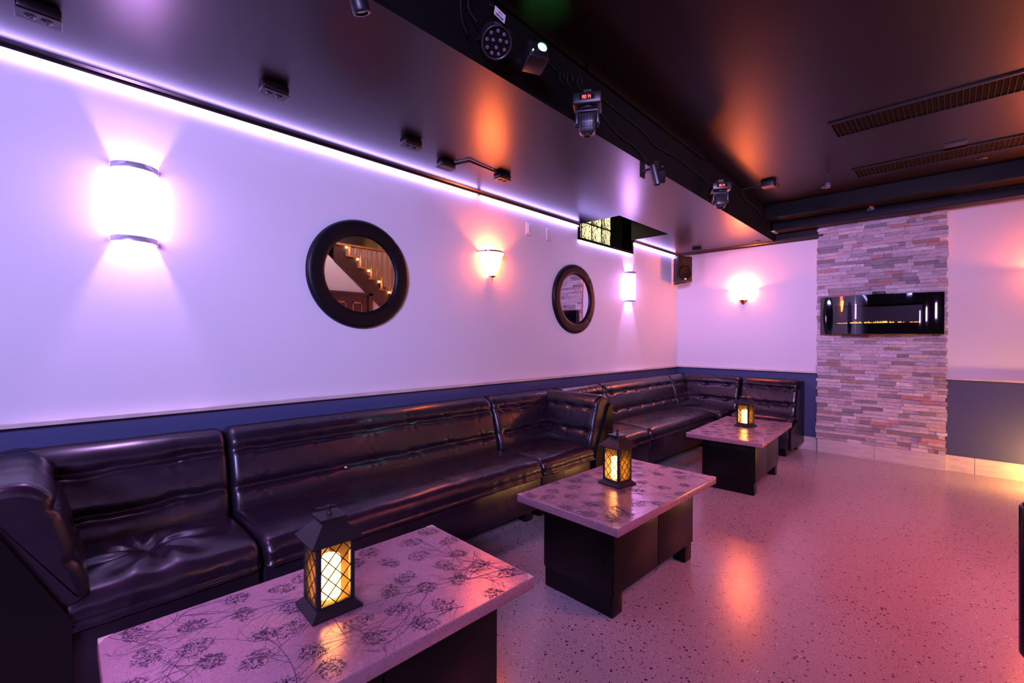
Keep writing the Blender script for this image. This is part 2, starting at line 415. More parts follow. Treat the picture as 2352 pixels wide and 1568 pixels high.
# ---- stair hall seen in the round mirror
b = MB()
dia = [(YF, 0), (YF, .80), (3.686, 2.87), (2.2, 4.0), (2.2, 0)]
Tx = Matrix(((0, 0, 1, 0), (1, 0, 0, 0), (0, 1, 0, 0), (0, 0, 0, 1)))
b.prism([(YB, 0), (2.6, 0), (2.6, 3.7), (YB, 3.7)], 5.76, 5.8, 1, T=Tx)
b.prism([(2.6, 0), (YF, 0), (YF, .80), (2.6, 3.75)], 5.76, 5.8, T=Tx)
struct(b.build('wall_right', ['white_paint', 'black_matte']))
b = MB().box((X1, YB, 0), (X1+.1, YF, 3.8))
struct(b.build('wall_hall', 'navy_paint'))
b = MB().prism([(3.0, 4.2), (3.0, 3.7), (5.6, 2.3), (6.1, 2.05), (6.1, 4.2)], 6.585, 6.6, T=Tx)
struct(b.build('trim_6', 'white_paint'))
d1 = MB().box((5.735, 2.9, 0), (5.76, 4.50, 2.11))
for y0 in (3.10, 3.50, 3.84, 4.17):
    for z0, z1 in ((.2, .9), (1.05, 1.97)):
        d1.box((5.722, y0, z0), (5.737, y0+.02, z1), 1).box((5.722, y0+.18, z0), (5.737, y0+.2, z1), 1).box((5.722, y0, z1-.03), (5.737, y0+.2, z1), 1).box((5.722, y0, z0), (5.737, y0+.2, z0+.02), 1)
d1.box((5.70, 4.50, 0), (5.76, 4.59, 2.16), 0).box((5.70, 2.82, 2.11), (5.76, 4.59, 2.16), 0)
struct(d1.build('door_1', ['brown_wood', 'oak_wood']))
st = thing('staircase', 'dark brown staircase with turned balusters reflected in the large round mirror', 'staircase', (5.75, 4.5, 0))
b = MB()
poly = [(2.9, 3.52), (3.72, 3.06)]
ty = []
for k in range(-1, 7): ty.append((4.263+.233*(k), 2.857-.2*k))
for yy, zz in ty: poly += [(yy-.233, zz), (yy, zz)]
poly += [(ty[-1][0], 1.05), (2.9, 3.42)]
poly = [(y, z) for y, z in poly if True]
sp = []
for yy, zz in ty: sp += [(yy-.233, zz-.02), (yy-.01, zz-.02)]
lz = lambda y: 2.862-.853*(y-3.686)-.02
low = [(ty[-1][0]-.01, lz(ty[-1][0])), (ty[0][0]-.233, lz(ty[0][0]-.233))]
b.prism(sp+low, -.02, .03, T=Matrix.Translation((0, -4.5, 0)) @ Tx)
b.build('stringer', 'brown_wood', st)
for k, (yy, zz) in enumerate(ty):
    MB().box((-.06, yy-.233-4.5, zz-.02), (.85, yy+.035-4.5, zz+.012), bev=.006).build('tread', 'oak_wood', st)
    MB().box((.03, yy-.02-4.5, zz-.2), (.85, yy-4.5, zz-.02)).build('riser', 'oak_wood', st)
    for j in (.06, .175):
        y = yy-.233+j-4.5+.03; zt_ = 3.05
        pr = [(.030, 0), (.030, .17), (.018, .185), (.026, .20), (.016, .22), (.024, .30), (.020, .42), (.015, .62), (.015, max(.64, zt_-zz))]
        MB().lathe([(r_, q+zz+.012) for r_, q in pr], n=12, T=Matrix.Translation((.0, y, 0))).build('baluster', 'oak_wood', st)
    MB().sphere((-.03, yy+.012-4.5, zz-.045), .016).build('step_light', 'step_light', st)
MB().box((-.05, -1.6, 3.05), (.08, 1.5, 3.14)).box((-.10, -1.6, 3.14), (.12, 1.5, 3.22)).build('rail_beam', 'oak_wood', st)
light('AREA', 'hall_lamp', (5.0, 3.6, 3.6), 16, (1, .72, .8), .5, (5.9, 4.3, 2.4))

# ---------------------------------------------------------------- led strips
def led(y0, y1, z, x, label):
    b = MB().box((x, y0, z), (x+.008, y1, z+.006))
    tag(b.build('led_strip', 'led'), label, 'light strip', 'violet light strips along the left wall')
led(YB+.1, 2.392, 2.396, .010, 'long violet light strip under the black moulding above the large round mirror')
led(2.432, NY0-.035, 2.396, .010, 'violet light strip under the moulding between the strip joint and the window recess')
led(NY0-.02, NY1+.02, NZ-.031, .004, 'violet light strip under the sill of the glass block window')
led(NY1+.035, 5.98, 2.396, .010, 'short violet light strip from the window recess to the corner loudspeaker')

# ---------------------------------------------------------------- sconces
def half_sconce(label, y):
    t = thing('wall_sconce', label, 'wall lamp', (0, y, 1.69), 0, 'cylinder sconces on the left wall')
    r_, H = .0846, .352
    def half(ra, rb, z0, z1):
        b = MB(); n = 28
        arc = lambda rr, z: [(max(0.001, rr*math.cos(-PI/2+PI*j/n)), rr*math.sin(-PI/2+PI*j/n), z) for j in range(n+1)]
        rings = [arc(ra, z0), arc(ra, z1), arc(rb, z1), arc(rb, z0), arc(ra, z0)]
        return b.loft(rings, 0, True, False, False)
    half(r_, r_-.004, .0, H).build('lamp_shade', 'shade_violet', t)
    half(r_+.0025, r_-.006, H-.024, H+.002).build('top_band', 'brushed_metal', t)
    half(r_+.0025, r_-.006, -.002, .022).build('bottom_band', 'brushed_metal', t)
    MB().box((.0005, -.05, .06), (.012, .05, H-.06)).build('back_plate', 'white_plastic', t)
    l = light('POINT', 'sconce_bulb', (.04, 0, H*.5), 40, (.72, .38, 1.0), .02); l.parent = t
def wall_right_sconce(label, y):
    t = thing('wall_sconce', label, 'wall lamp', (5.758, y, 1.69), 0, 'sconces across the room seen in the fireplace glass')
    b = MB(); n = 20
    rings = [[(-.0846*math.sin(PI*j/n), -.0846*math.cos(PI*j/n), z) for j in range(n+1)] for z in (.022, .33)]
    b.loft(rings, 0, True, False, False).build('lamp_shade', 'shade_violet', t)
    for z in (0, .33):
        MB().loft([[(-.087*math.sin(PI*j/n), -.087*math.cos(PI*j/n), z+q) for j in range(n+1)] for q in (0, .022)], 0, True, False, False).build('band', 'brushed_metal', t)
for y, q in ((-2.9, 'first'), (-1.3, 'second'), (.3, 'third'), (1.9, 'fourth')):
    wall_right_sconce('half-cylinder white sconce on the right wall, %s from the back corner' % q, y)
half_sconce('half-cylinder white sconce with chrome bands left of the large round mirror', .283)
half_sconce('half-cylinder white sconce with chrome bands between the smaller-looking mirror and the corner', 4.767)
t = thing('bell_sconce', 'amber bell-shaped glass uplight between the two round mirrors', 'wall lamp', (0, 2.541, 1.715))
prof = [(.0, .048), (.035, .052), (.07, .085), (.088, .125), (.094, .165), (.098, .195), (.108, .22), (.121, .240)]
inner = [(r_-.004, z+.002) for r_, z in reversed(prof[1:])]
MB().lathe(prof+inner, n=28, a0=-PI/2, a1=PI/2).build('glass_shade', 'shade_amber', t)
MB().lathe([(.119, .236), (.1235, .236), (.1235, .249), (.119, .249), (.119, .236)], n=28, a0=-PI/2, a1=PI/2).build('rim_band', 'chrome', t)
MB().lathe([(.001, .02), (.006, .022), (.009, .030), (.006, .036), (.03, .046), (.034, .052), (.001, .055)], n=20, T=Matrix.Translation((.034, 0, 0))).lathe([(.001, 0), (.006, .006), (.003, .014), (.005, .02)], n=12, T=Matrix.Translation((.034, 0, 0))).build('finial', 'chrome', t)
MB().box((.0005, -.04, .08), (.01, .04, .2)).build('back_plate', 'white_plastic', t)
l = light('POINT', 'sconce_bulb', (.05, 0, .165), 30, (1, .15, .035), .02); l.parent = t
def fan_sconce(label, x, pw):
    t = thing('fan_sconce', label, 'wall lamp', (x, YF, 1.697), 0, 'fan sconces on the far wall')
    def fan(r0, r1, d0, d1, z0, z1):
        A = [(-r0, 0, z0), (-r0*.3, -d0, z0), (r0*.3, -d0, z0), (r0, 0, z0)]; B = [(-r1, 0, z1), (-r1*.42, -d1, z1), (r1*.42, -d1, z1), (r1, 0, z1)]
        sh = lambda L: [(p[0]*.97, p[1]*.95-.0005, p[2]+.003) for p in L]
        return MB().loft([sh(A), A, B, sh(B), sh(A)], 0, False, False, False)
    fan(.054, .158, .055, .10, .060, .195).build('glass_shade', 'shade_fan', t)
    fan(.004, .054, .004, .056, .0, .059).build('brass_tip', 'brass', t)
    MB().box((-.03, -.012, .05), (.03, -.0005, .14)).build('back_plate', 'white_plastic', t)
    l = light('POINT', 'sconce_bulb', (0, -.045, .17), pw*1.35, (1, .15, .035), .02); l.parent = t
fan_sconce('fan-shaped white sconce with brass tip on the far wall left of the stone pillar', .849, 30)
fan_sconce('fan-shaped sconce on the far wall right of the stone pillar', 3.42, 36)

# ---------------------------------------------------------------- round mirrors
def mirror(label, y, z):
    t = thing('round_mirror', label, 'mirror', (0, y, z), 0, 'round leather framed mirrors')
    R0, R1 = .347, .240
    pr = []
    for k in range(13):
        a = PI*k/12; rr = (R0+R1)/2+(R0-R1)/2*math.cos(a); pr.append((rr, .006+.030*min(1, 1.25*math.sin(a))**.6))
    pr = [(R0, .001)]+pr+[(R1, .001)]
    b = MB(); n = 96; rings = []
    for r_, h_ in pr:
        ring = []
        for j in range(n):
            a = 2*PI*j/n; q = h_; rr = r_
            da = abs(((a-PI/4) % (PI/2))); da = min(da, PI/2-da)
            if h_ > .01: q -= .0035*math.exp(-(da/.025)**2)
            ring.append((q, rr*math.cos(a), rr*math.sin(a)))
        rings.append(ring)
    b.loft(rings, 0, True, True, False)
    b.build('frame', 'leather_frame', t)
    b = MB(); b.add([(.018, .245*math.cos(2*PI*j/64), .245*math.sin(2*PI*j/64)) for j in range(64)], [tuple(range(64))])
    b.add([(.002, .245*math.cos(2*PI*j/64), .245*math.sin(2*PI*j/64)) for j in range(64)], [tuple(range(63, -1, -1))])
    b.build('glass', 'mirror', t)
mirror('round black leather mirror reflecting a staircase, beside the large half-cylinder sconce', 1.408, 1.662)
mirror('round black leather mirror reflecting the stone pillar, right of the amber bell sconce', 3.70, 1.658)

# ---------------------------------------------------------------- switches
def plate(label, y, z, rocker):
    t = thing('light_switch', label, 'switch', (0, y, z), 0, None)
    MB().box((.0005, -.036, -.058), (.007, .036, .058), bev=.003).build('cover_plate', 'white_plastic', t)
    b = MB()
    if rocker: b.box((.006, -.017, -.033), (.011, .017, .033), bev=.002).build('rocker', 'white_plastic', t)
    else:
        
        for q in (.04, -.04): MB().cyl((.006, 0, q), (.009, 0, q), .004, 0, 10).build('screw', 'ink', t)
plate('white rocker switch plate under the light strip, nearer the amber bell sconce', 3.018, 2.243, True)
plate('white blank switch plate under the light strip, nearer the window recess', 3.298, 2.238, False)

# ---------------------------------------------------------------- sofas
def cr(P, n):
    m_ = len(P); out = []
    for i in range(m_):
        p0, p1, p2, p3 = (Vector(P[(i+k-1) % m_]) for k in range(4))
        for j in range(12):
            t = j/12
            out.append(.5*((2*p1)+(-p0+p2)*t+(2*p0-5*p1+4*p2-p3)*t*t+(-p0+3*p1-3*p2+p3)*t**3))
    L = [0]
    for i in range(len(out)): L.append(L[-1]+(out[(i+1) % len(out)]-out[i]).length)
    res = []; i = 0
    for k in range(n):
        d = L[-1]*k/n
        while L[i+1] < d: i += 1
        f = (d-L[i])/max(1e-9, L[i+1]-L[i]); res.append(out[i].lerp(out[(i+1) % len(out)], f))
    return res
BACK = [(.27, .385), (.285, .44), (.262, .53), (.245, .60), (.212, .705), (.196, .755), (.150, .796), (.09, .803), (.035, .785), (.012, .74), (.010, .55), (.010, .36), (.12, .345)]
def seat_prof(dp, thick=.115):
    z1 = .418
    return [(.20, z1-.012), (.32, z1+.002), (.45, z1+.006), (dp-.10, z1+.002), (dp-.035, z1-.010), (dp-.006, z1-.045), (dp-.004, z1-.085), (dp-.018, z1-thick), (.4, z1-thick), (.20, z1-thick)]
def sweep(prof, L, disp, step=.013, r_end=.035, seed=0):
    """closed profile (depth, height) swept along local x, softly rounded ends, displaced along its normals"""
    n = max(60, int(1.5/step)); P = cr(prof, n); nu = max(12, int(L/step)); c = sum(P, Vector((0, 0)))/n
    Nn = []
    for i in range(n):
        t = (P[(i+1) % n]-P[i-1]).normalized(); q = Vector((t.y, -t.x))
        if q.dot(P[i]-c) < 0: q = -q
        Nn.append(q)
    us = []
    for i in range(nu+1):
        us.append(L*i/nu)
    us = [0.0, r_end*.05, r_end*.15, r_end*.35, r_end*.65]+[u for u in us if r_end < u < L-r_end]+[L-r_end*.65, L-r_end*.35, L-r_end*.15, L-r_end*.05, L]
    rings = []
    for u in us:
        e = min(u, L-u); sh = 0
        if e < r_end: sh = r_end*(1-math.sqrt(max(0, 1-((r_end-e)/r_end)**2)))
        ring = []
        for p, q in zip(P, Nn):
            d = disp(u, p.x, p.y, q, seed) - sh if e > 0 or True else 0
            ring.append((u-L/2, p.x+q.x*d, p.y+q.y*d))
        rings.append(ring)
    return MB().loft(rings, 0, True, True, True)
def nz3(a, b_, c): return noise.noise(Vector((a, b_, c)))
def back_disp(L, tufts, depth=.017, tuft=.022, rows=(.705, .53), wav=.010, wr=.002):
    def f(u, d, z, q, seed):
        if q.x < -.35 or z < .37: return 0
        o = wr*nz3(u*4, z*4, seed)+.3*wr*nz3(u*11, z*8, seed+5)
        e = min(u, L-u)
        for ri, z0 in enumerate(rows):
            zg = z0+wav*nz3(u*3.1, ri*7.3, seed+2)+.5*wav*nz3(u*11, ri*3.3, seed+4)
            dz = z-zg
            amp = (.55+.9*max(0, .5+nz3(u*4.3, ri*5.1, seed+9)))*(.25+.75*min(1, e/.09))
            o -= depth*amp*math.exp(-(dz/.016)**2)+.004*math.exp(-(dz/.004)**2)
            for k in range(tufts):
                ut = L*(k+.5+.12*nz3(k*3.7, ri, seed))/tufts
                rr = math.hypot((u-ut)*.8, dz*1.25)
                o -= tuft*math.exp(-(rr/.022)**2)
                an = math.atan2(dz, u-ut)
                o += .0022*math.sin(6*an+seed+k)*math.exp(-((rr-.04)/.03)**2)
        return o
    return f
def seat_disp(L, dp, wr=.004, tuft=None, crease=0):
    def f(u, d, z, q, seed):
        o = wr*nz3(u*4, d*5, seed+z*3)+.4*wr*nz3(u*14, d*13, seed+3)
        e = min(u, L-u)
        if q.y > .3: o += .010*min(1, e/.12)*min(1, max(0, dp-d)/.12)
        if z < .37 and q.x > .2: o += .0035*math.sin(u*70+4*nz3(u*6, 0, seed))*math.exp(-e/.07)+.002*nz3(u*24, z*16, seed)
        if tuft and q.y > -.2:
            ut, dt = tuft; rr = math.hypot(u-ut, d-dt); an = math.atan2(d-dt, u-ut)
            o -= .026*math.exp(-(rr/.05)**2)
            o += .010*math.sin(9*an+3*nz3(rr*8, 1, seed)+rr*10)*math.exp(-((rr-.13)/.10)**2)
            # long fold running from the tuft to the back corner
            ax, ay = -.75, -.66; al = (u-ut)*ax+(d-dt)*ay; pe = (u-ut)*ay-(d-dt)*ax+.02*math.sin(al*9)
            if al > 0: o -= .013*math.exp(-(pe/.018)**2)*math.exp(-(al/.34)**4)
        if crease: o += crease*math.sin(u*23+6*nz3(u*3, d*5, seed))*nz3(u*6, d*7, seed+8)
        return o
    return f
LW = -PI/2    # against the left wall: local x -> -y, local y -> +x
def base_box(L, dp, t, legs=True, h0=.085):
    MB().box((-L/2+.006, .03, h0), (L/2-.006, dp-.022, .318), bev=.006).build('base', 'leather', t)
    MB().box((-L/2+.008, .012, h0), (L/2-.008, .05, .40)).build('back_board', 'dark_board', t)
    if legs:
        for sx in (-1, 1):
            for y in (.06, dp-.11):
                x = sx*(L/2-.07)
                MB().box((x-.035, y-.035, 0), (x+.035, y+.035, h0), bev=.004).build('leg', 'dark_board', t)
def straight(label, yc, L, tufts, seed, dp=.72, rz=LW, loc=None, side=0, **kw):
    t = thing('sofa_section', label, 'sofa', loc or (.016, yc, 0), rz, 'black leather sofa sections')
    sweep(BACK, L-.006, back_disp(L, tufts, **kw), seed=seed).build('backrest', 'leather', t)
    sweep(seat_prof(dp), L-.008, seat_disp(L, dp, crease=.004 if L < 1 else .0015), seed=seed+20).build('seat', 'leather', t)
    base_box(L, dp, t)
    if side:
        x = side*(L/2); T = Matrix(((0, 0, 1, 0), (1, 0, 0, 0), (0, 1, 0, 0), (0, 0, 0, 1)))
        pl = [(.006, .085), (dp-.03, .085), (dp-.03, .30), (.30, .37), (.215, .70), (.16, .785), (.04, .79), (.006, .77)]
        b = MB().prism(pl, min(x, x+side*.022), max(x, x+side*.022), T=T); b.build('side_panel', 'dark_board', t)
    return t
def corner(label, yc, Lw, side, seed, dp=.72, rdp=None, panel=True, tuft=None, kw=None, kw2=None, tufts=(3, 3)):
    """corner section: one back on the wall, a second back turned out into the room at local x = side"""
    t = thing('corner_sofa', label, 'sofa', (.016, yc, 0), LW, 'black leather corner sofas')
    rdp = rdp or dp
    Lb = Lw-.01
    sweep(BACK, Lb, back_disp(Lb, tufts[0], **(kw or {})), seed=seed).build('backrest', 'leather', t)
    o = sweep(BACK, rdp-.024, back_disp(rdp-.024, tufts[1], **(kw2 or kw or {})), seed=seed+3).build('return_backrest', 'leather', t)
    # turn the second back so that its depth points to -side along local x
    o.rotation_euler = (0, 0, side*PI/2); o.location = (side*(Lw/2), .01+(rdp-.03)/2+.008, 0)
    Ls = Lw-.20; xs = -side*.10
    o = sweep(seat_prof(dp), Ls-.006, seat_disp(Ls, dp, tuft=tuft, crease=.003), seed=seed+30).build('seat', 'leather', t); o.location = (xs, 0, 0)
    b = MB().box((-Lw/2+.006, .03, .085), (Lw/2-.006, dp-.022, .318), bev=.006); b.build('base', 'leather', t)
    for sx in (-1, 1):
        for y in (.06, dp-.11):
            x = sx*(Lw/2-.07); MB().box((x-.035, y-.035, 0), (x+.035, y+.035, .085), bev=.004).build('leg', 'dark_board', t)
    if panel:
        x = side*Lw/2
        pl = [(x, .05), (x, .715), (x-side*.03, .735), (x-side*.066, .705), (x-side*.089, .66), (x-side*.242, .353), (x-side*.242, .05)]
        if side < 0: pl = pl[::-1]
        T = Matrix(((1, 0, 0, 0), (0, 0, 1, 0), (0, 1, 0, 0), (0, 0, 0, 1)))
        MB().prism(pl, dp-.008, dp+.012, T=T).build('side_panel', 'dark_board', t)
    return t
corner('black leather corner sofa at the left edge with a creased seat, nearest the camera', .212, .80, 1, 1, tuft=(.34, .46), tufts=(2, 2), kw=dict(wav=.016, depth=.020, tuft=.006, wr=.005))
so = straight('long black leather sofa under the large round mirror with a small tear in its back', 1.50, 1.765, 6, 5, tuft=.010, wav=.007)
MB().box((.31, .252, .505), (.325, .262, .523), bev=.003).build('tear_patch', 'paper', so, label='small pale tear in the leather')
corner('black leather corner sofa turned out into the room beside the middle coffee table', 2.812, .85, -1, 11, tufts=(4, 4), kw=dict(depth=.011, tuft=.012))
straight('short black leather sofa section behind the turned-out corner sofa', 3.590, .68, 3, 17, kw=None) if False else straight('short black leather sofa section behind the turned-out corner sofa', 3.590, .68, 3, 17)
straight('long button-tufted black leather sofa under the mirror that reflects stone', 4.715, 1.55, 6, 23, tuft=.022, depth=.012, wav=.005)
corner('black leather corner sofa in the far left corner of the room', 5.793, .60, -1, 29, dp=.80, rdp=.87, panel=False, tufts=(2, 3))
straight('short black leather sofa against the far wall next to the stone pillar', 0, .60, 3, 37, dp=.62, rz=PI, loc=(1.198, YF-.018, 0), side=-1, wav=.008, depth=.016)

# ---------------------------------------------------------------- coffee tables
def twigs(seed, W_, L_, b, ztop):
    rs = random.Random(seed)
    def ribbon(P, w0, w1):
        vs = []; fs = []; n = len(P)
        for i, p in enumerate(P):
            a, c = P[max(0, i-1)], P[min(n-1, i+1)]; dx, dy = c[0]-a[0], c[1]-a[1]; l = math.hypot(dx, dy) or 1
            hw = .5*(w0+(w1-w0)*i/(n-1)); nx, ny = -dy/l*hw, dx/l*hw
            if not (-W_/2+.003 < p[0] < W_/2-.003 and -L_/2+.003 < p[1] < L_/2-.003): n = i; break
            vs += [(p[0]+nx, p[1]+ny, ztop), (p[0]-nx, p[1]-ny, ztop)]
        for i in range(len(vs)//2-1): fs.append((2*i, 2*i+1, 2*i+3, 2*i+2))
        if fs: b.add(vs, fs, 1)
    def branch(x, y, a, L, w_, lev):
        P = [(x, y)]; n = 9; bend = rs.uniform(-.35, .35)
        for i in range(n):
            a += rs.uniform(-.22, .22)+bend/n
            x += L/n*math.cos(a); y += L/n*math.sin(a); P.append((x, y))
            if lev > 0 and rs.random() < .55:
                branch(x, y, a+rs.choice((-1, 1))*rs.uniform(.35, .9), L*rs.uniform(.3, .6), w_*.55, lev-1)
        ribbon(P, w_, w_*.35)
    for k in range(34):
        branch(rs.uniform(-W_/2, W_/2), rs.uniform(-L_/2, L_/2), rs.uniform(0, 2*PI), rs.uniform(.12, .34), rs.uniform(.0016, .0038), 2)
    nx, ny = 5, 9
    for i in range(nx):
        for j in range(ny):
            if rs.random() < .12: continue
            cx = -W_/2+W_*(i+.5+rs.uniform(-.25, .25)+(.25 if j % 2 else -.2))/nx; cy = -L_/2+L_*(j+.5+rs.uniform(-.25, .25))/ny
            ra, rb, th = rs.uniform(.032, .046), rs.uniform(.026, .036), rs.uniform(0, PI)
            for s_ in range(125):
                q = math.sqrt(rs.random()); an = rs.uniform(0, 2*PI); px, py = ra*q*math.cos(an), rb*q*math.sin(an)
                x = cx+px*math.cos(th)-py*math.sin(th); y = cy+px*math.sin(th)+py*math.cos(th)
                a = rs.uniform(0, 2*PI); L = rs.uniform(.006, .015); P = [(x, y)]; bd = rs.uniform(-1.2, 1.2)
                for _ in range(3):
                    x += L/3*math.cos(a); y += L/3*math.sin(a); a += bd; P.append((x, y))
                ribbon(P, rs.uniform(.0012, .0028), .0008)
def table(label, loc, rz, W_, L_, seed, bw=.40, bl=.82, boff=(0, 0)):
    t = thing('coffee_table', label, 'coffee table', loc, rz, 'low coffee tables with leaf print tops')
    b = MB(); zt = .465
    b.box((-W_/2, -L_/2, zt-.038), (W_/2, L_/2, zt), 0, bev=.0025)
    twigs(seed, W_, L_, b, zt+.0004)
    for sx in (-1, 1):
        for sy in (-1, 1):
            x, y = sx*(W_/2-.001), sy*(L_/2-.001)
            poly = [(x, y), (x-sx*.03, y), (x-sx*.022, y-sy*.008), (x-sx*.012, y-sy*.012), (x-sx*.008, y-sy*.022), (x, y-sy*.03)]
            if sx*sy < 0: poly = poly[::-1]
            b.prism(poly, zt-.001, zt+.0007, 2)
    b.build('tabletop', ['pressed_paper', 'leaf_print', 'worn_edge'], t)
    ox, oy = boff; z1 = zt-.039
    MB().box((ox-bw/2, oy-bl/2, .095), (ox+bw/2, oy+bl/2, z1), bev=.004).build('cabinet', 'black_laminate', t)
    for sx in (-1, 1):
        x = ox+sx*bw/2
        for y0, y1 in ((-bl/2+.004, -.003), (.003, bl/2-.004)):
            MB().box((min(x, x+sx*.008), oy+y0, .10), (max(x, x+sx*.008), oy+y1, z1-.006), bev=.002).build('door', 'black_laminate', t)
        for sy in (-1, 1):
            y = oy+sy*(bl/2-.045)
            xx = ox+sx*(bw/2-.035)
            MB().box((xx-.035, y-.04, 0), (xx+.035, y+.04, .096), bev=.003).build('foot', 'black_laminate', t)
    for sy in (-1, 1):
        y = oy+sy*(bl/2-.012)
        MB().box((ox-bw/2+.012, y-.008, .003), (ox+bw/2-.012, y+.008, .096)).build('plinth', 'black_laminate', t)
table('low coffee table with pink-lit leaf print top in the foreground, nearest the camera', (1.453, .607, 0), math.radians(-1), .585, 1.045, 5, boff=(.02, .01))
table('middle low coffee table with leaf print top beside the turned-out corner sofa', (1.468, 2.172, 0), math.radians(-1.2), .59, 1.03, 9)
table('farthest low coffee table with leaf print top in front of the far corner sofas', (1.386, 4.365, 0), math.radians(2.8), .585, 1.13, 13, bl=.84)

# ---------------------------------------------------------------- lanterns
def lantern(label, loc, rz):
    t = thing('candle_lantern', label, 'lantern', loc, rz, 'black metal lanterns on the coffee tables')
    def fr(h0, z0, h1, z1, b):
        sq = lambda h_, z: [(h_, h_, z), (-h_, h_, z), (-h_, -h_, z), (h_, -h_, z)]
        return b.loft([sq(h0, z0), sq(h1, z1)], 0, False)
    b = MB(); fr(.072, 0, .072, .006, b); fr(.072, .006, .054, .022, b); fr(.054, .022, .054, .03, b); b.build('base', 'lantern_metal', t)
    for sx in (-1, 1):
        for sy in (-1, 1):
            MB().box((sx*.048-.006, sy*.048-.006, .028), (sx*.048+.006, sy*.048+.006, .205)).build('post', 'lantern_metal', t)
    b = MB(); fr(.054, .196, .054, .205, b); fr(.074, .204, .074, .207, b); fr(.074, .207, .031, .252, b); fr(.031, .252, .031, .262, b); fr(.038, .262, .038, .268, b); b.build('roof', 'lantern_metal', t)
    b = MB().lathe([(.007, .268), (.007, .274), (.004, .278), (.006, .284), (.005, .290), (.007, .294), (.001, .297)], n=14); kn = b.build('knob', 'lantern_metal', t)
    ring = [(.030*math.cos(a)-.026, .030*math.sin(a)*.9, .291-.017*(math.cos(a)*-.5+.5)) for a in [2*PI*j/28 for j in range(29)]]
    MB().tube(ring, .0016, n=6).build('handle_ring', 'lantern_metal', t)
    x0, z0, z1 = .042, .030, .196
    for k in range(4):
        T = Matrix.Rotation(k*PI/2, 4, 'Z')
        b = MB(); H = z1-z0; cell = H/3.5
        for sgn in (-1, 1):
            for i in range(-3, 8):
                # diagonal bars clipped to the opening
                a = Vector((-x0, z0+i*cell)); slope = sgn*cell/(x0)
                if sgn < 0: a = Vector((-x0, z0+i*cell))
                pts = []
                for s_ in range(41):
                    x = -x0+2*x0*s_/40; z = a.y+slope*(x+x0)
                    if z0 <= z <= z1: pts.append((x, z))
                if len(pts) < 3: continue
                p, q = pts[0], pts[-1]; dx, dz = q[0]-p[0], q[1]-p[1]; l = math.hypot(dx, dz); nx, nzz = -dz/l*.0013, dx/l*.0013
                vs = [(p[0]+nx, y, p[1]+nzz) for y in (-.0505, -.0485)]+[(p[0]-nx, y, p[1]-nzz) for y in (-.0505, -.0485)]+[(q[0]+nx, y, q[1]+nzz) for y in (-.0505, -.0485)]+[(q[0]-nx, y, q[1]-nzz) for y in (-.0505, -.0485)]
                b.add(vs, [(0, 4, 6, 2), (1, 3, 7, 5), (0, 1, 5, 4), (2, 6, 7, 3), (0, 2, 3, 1), (4, 5, 7, 6)], 0, False, None, T)
        b.build('lattice', 'lantern_metal', t)
        MB().box((-.042, -.0475, .030), (.042, -.0465, .196), T=T).build('pane', 'lantern_pane', t)
    prof = [(.001, .028), (.031, .031), (.032, .035), (.032, .136), (.030, .142), (.015, .135), (.001, .133)]
    MB().lathe(prof, n=28).build('candle', 'candle', t)
    MB().lathe([(.001, .130), (.004, .134), (.005, .142), (.003, .151), (.0005, .158)], n=12).build('flame', 'candle', t)
mt, nt, b = newmat('lantern_metal'); setp(b, (.022, .019, .021), .48, .3); v = coords(nt)
nt.links.new(ramp(nt, noise_n(nt, v, 60, 8, .75), [(.0, (.009, .008, .010)), (.68, (.013, .011, .013)), (.76, (.09, .06, .06))]), b.inputs['Base Color']); bump(nt, b, noise_n(nt, v, 90, 3), .15, .002)
M['lantern_metal'] = mt
lantern('lit black lantern with criss-cross panes on the foreground coffee table', (1.432, .578, .466), math.radians(-3))
lantern('lit black lantern with criss-cross panes on the middle coffee table', (1.433, 2.172, .466), math.radians(-8))
lantern('lit black lantern with criss-cross panes on the farthest coffee table', (1.383, 4.47, .466), math.radians(-9))

# ---------------------------------------------------------------- electric fireplace on the pillar
t = thing('electric_fireplace', 'curved black glass electric fireplace hung on the stone pillar', 'fireplace', (2.183, PY-.024, 1.526))
hw, hh = .498, .202
def bow(x): return -.055-.075*(1-(x/hw)**2)
b = MB(); n = 40
xs = [-hw+2*hw*i/n for i in range(n+1)]
def strip(b, x0, x1, z0, z1, off=0, mat=0, k=40):
    vs = []; fs = []
    for i in range(k+1):
        x = x0+(x1-x0)*i/k; vs += [(x, bow(x)+off, z0), (x, bow(x)+off, z1)]
    for i in range(k): fs.append((2*i, 2*i+2, 2*i+3, 2*i+1))
    b.add(vs, fs, mat, True)
wx0, wx1, wz0, wz1 = -.36, .345, -.10, .10
b = MB(); strip(b, -hw, hw, wz1, hh); strip(b, -hw, hw, -hh, wz0); strip(b, -hw, wx0, wz0, wz1, k=12); strip(b, wx1, hw, wz0, wz1, k=12)
strip(b, wx0, wx1, wz0, wz1, 0, 1)
b.build('glass_front', ['piano_black', 'smoked_glass'], t)
b = MB()
ring = [(x, bow(x)+.004) for x in xs]+[(hw, 0), (-hw, 0)]
b.prism(ring, -hh, -hh+.004).prism(ring, hh-.004, hh)
b.box((-hw, -.055, -hh), (-hw+.004, 0, hh)).box((hw-.004, -.055, -hh), (hw, 0, hh)).box((-hw, -.012, -hh), (hw, 0, hh))
b.build('case', 'black_plastic', t)
b = MB().box((wx0-.02, -.03, -.10), (wx1+.02, -.015, .12)).build('fire_back', 'gray_plastic', t)
b = MB().box((wx0, -.060, -.098), (wx1, -.03, -.088)); b.build('ember_bed', 'black_matte', t)
rs = random.Random(4); b = MB()
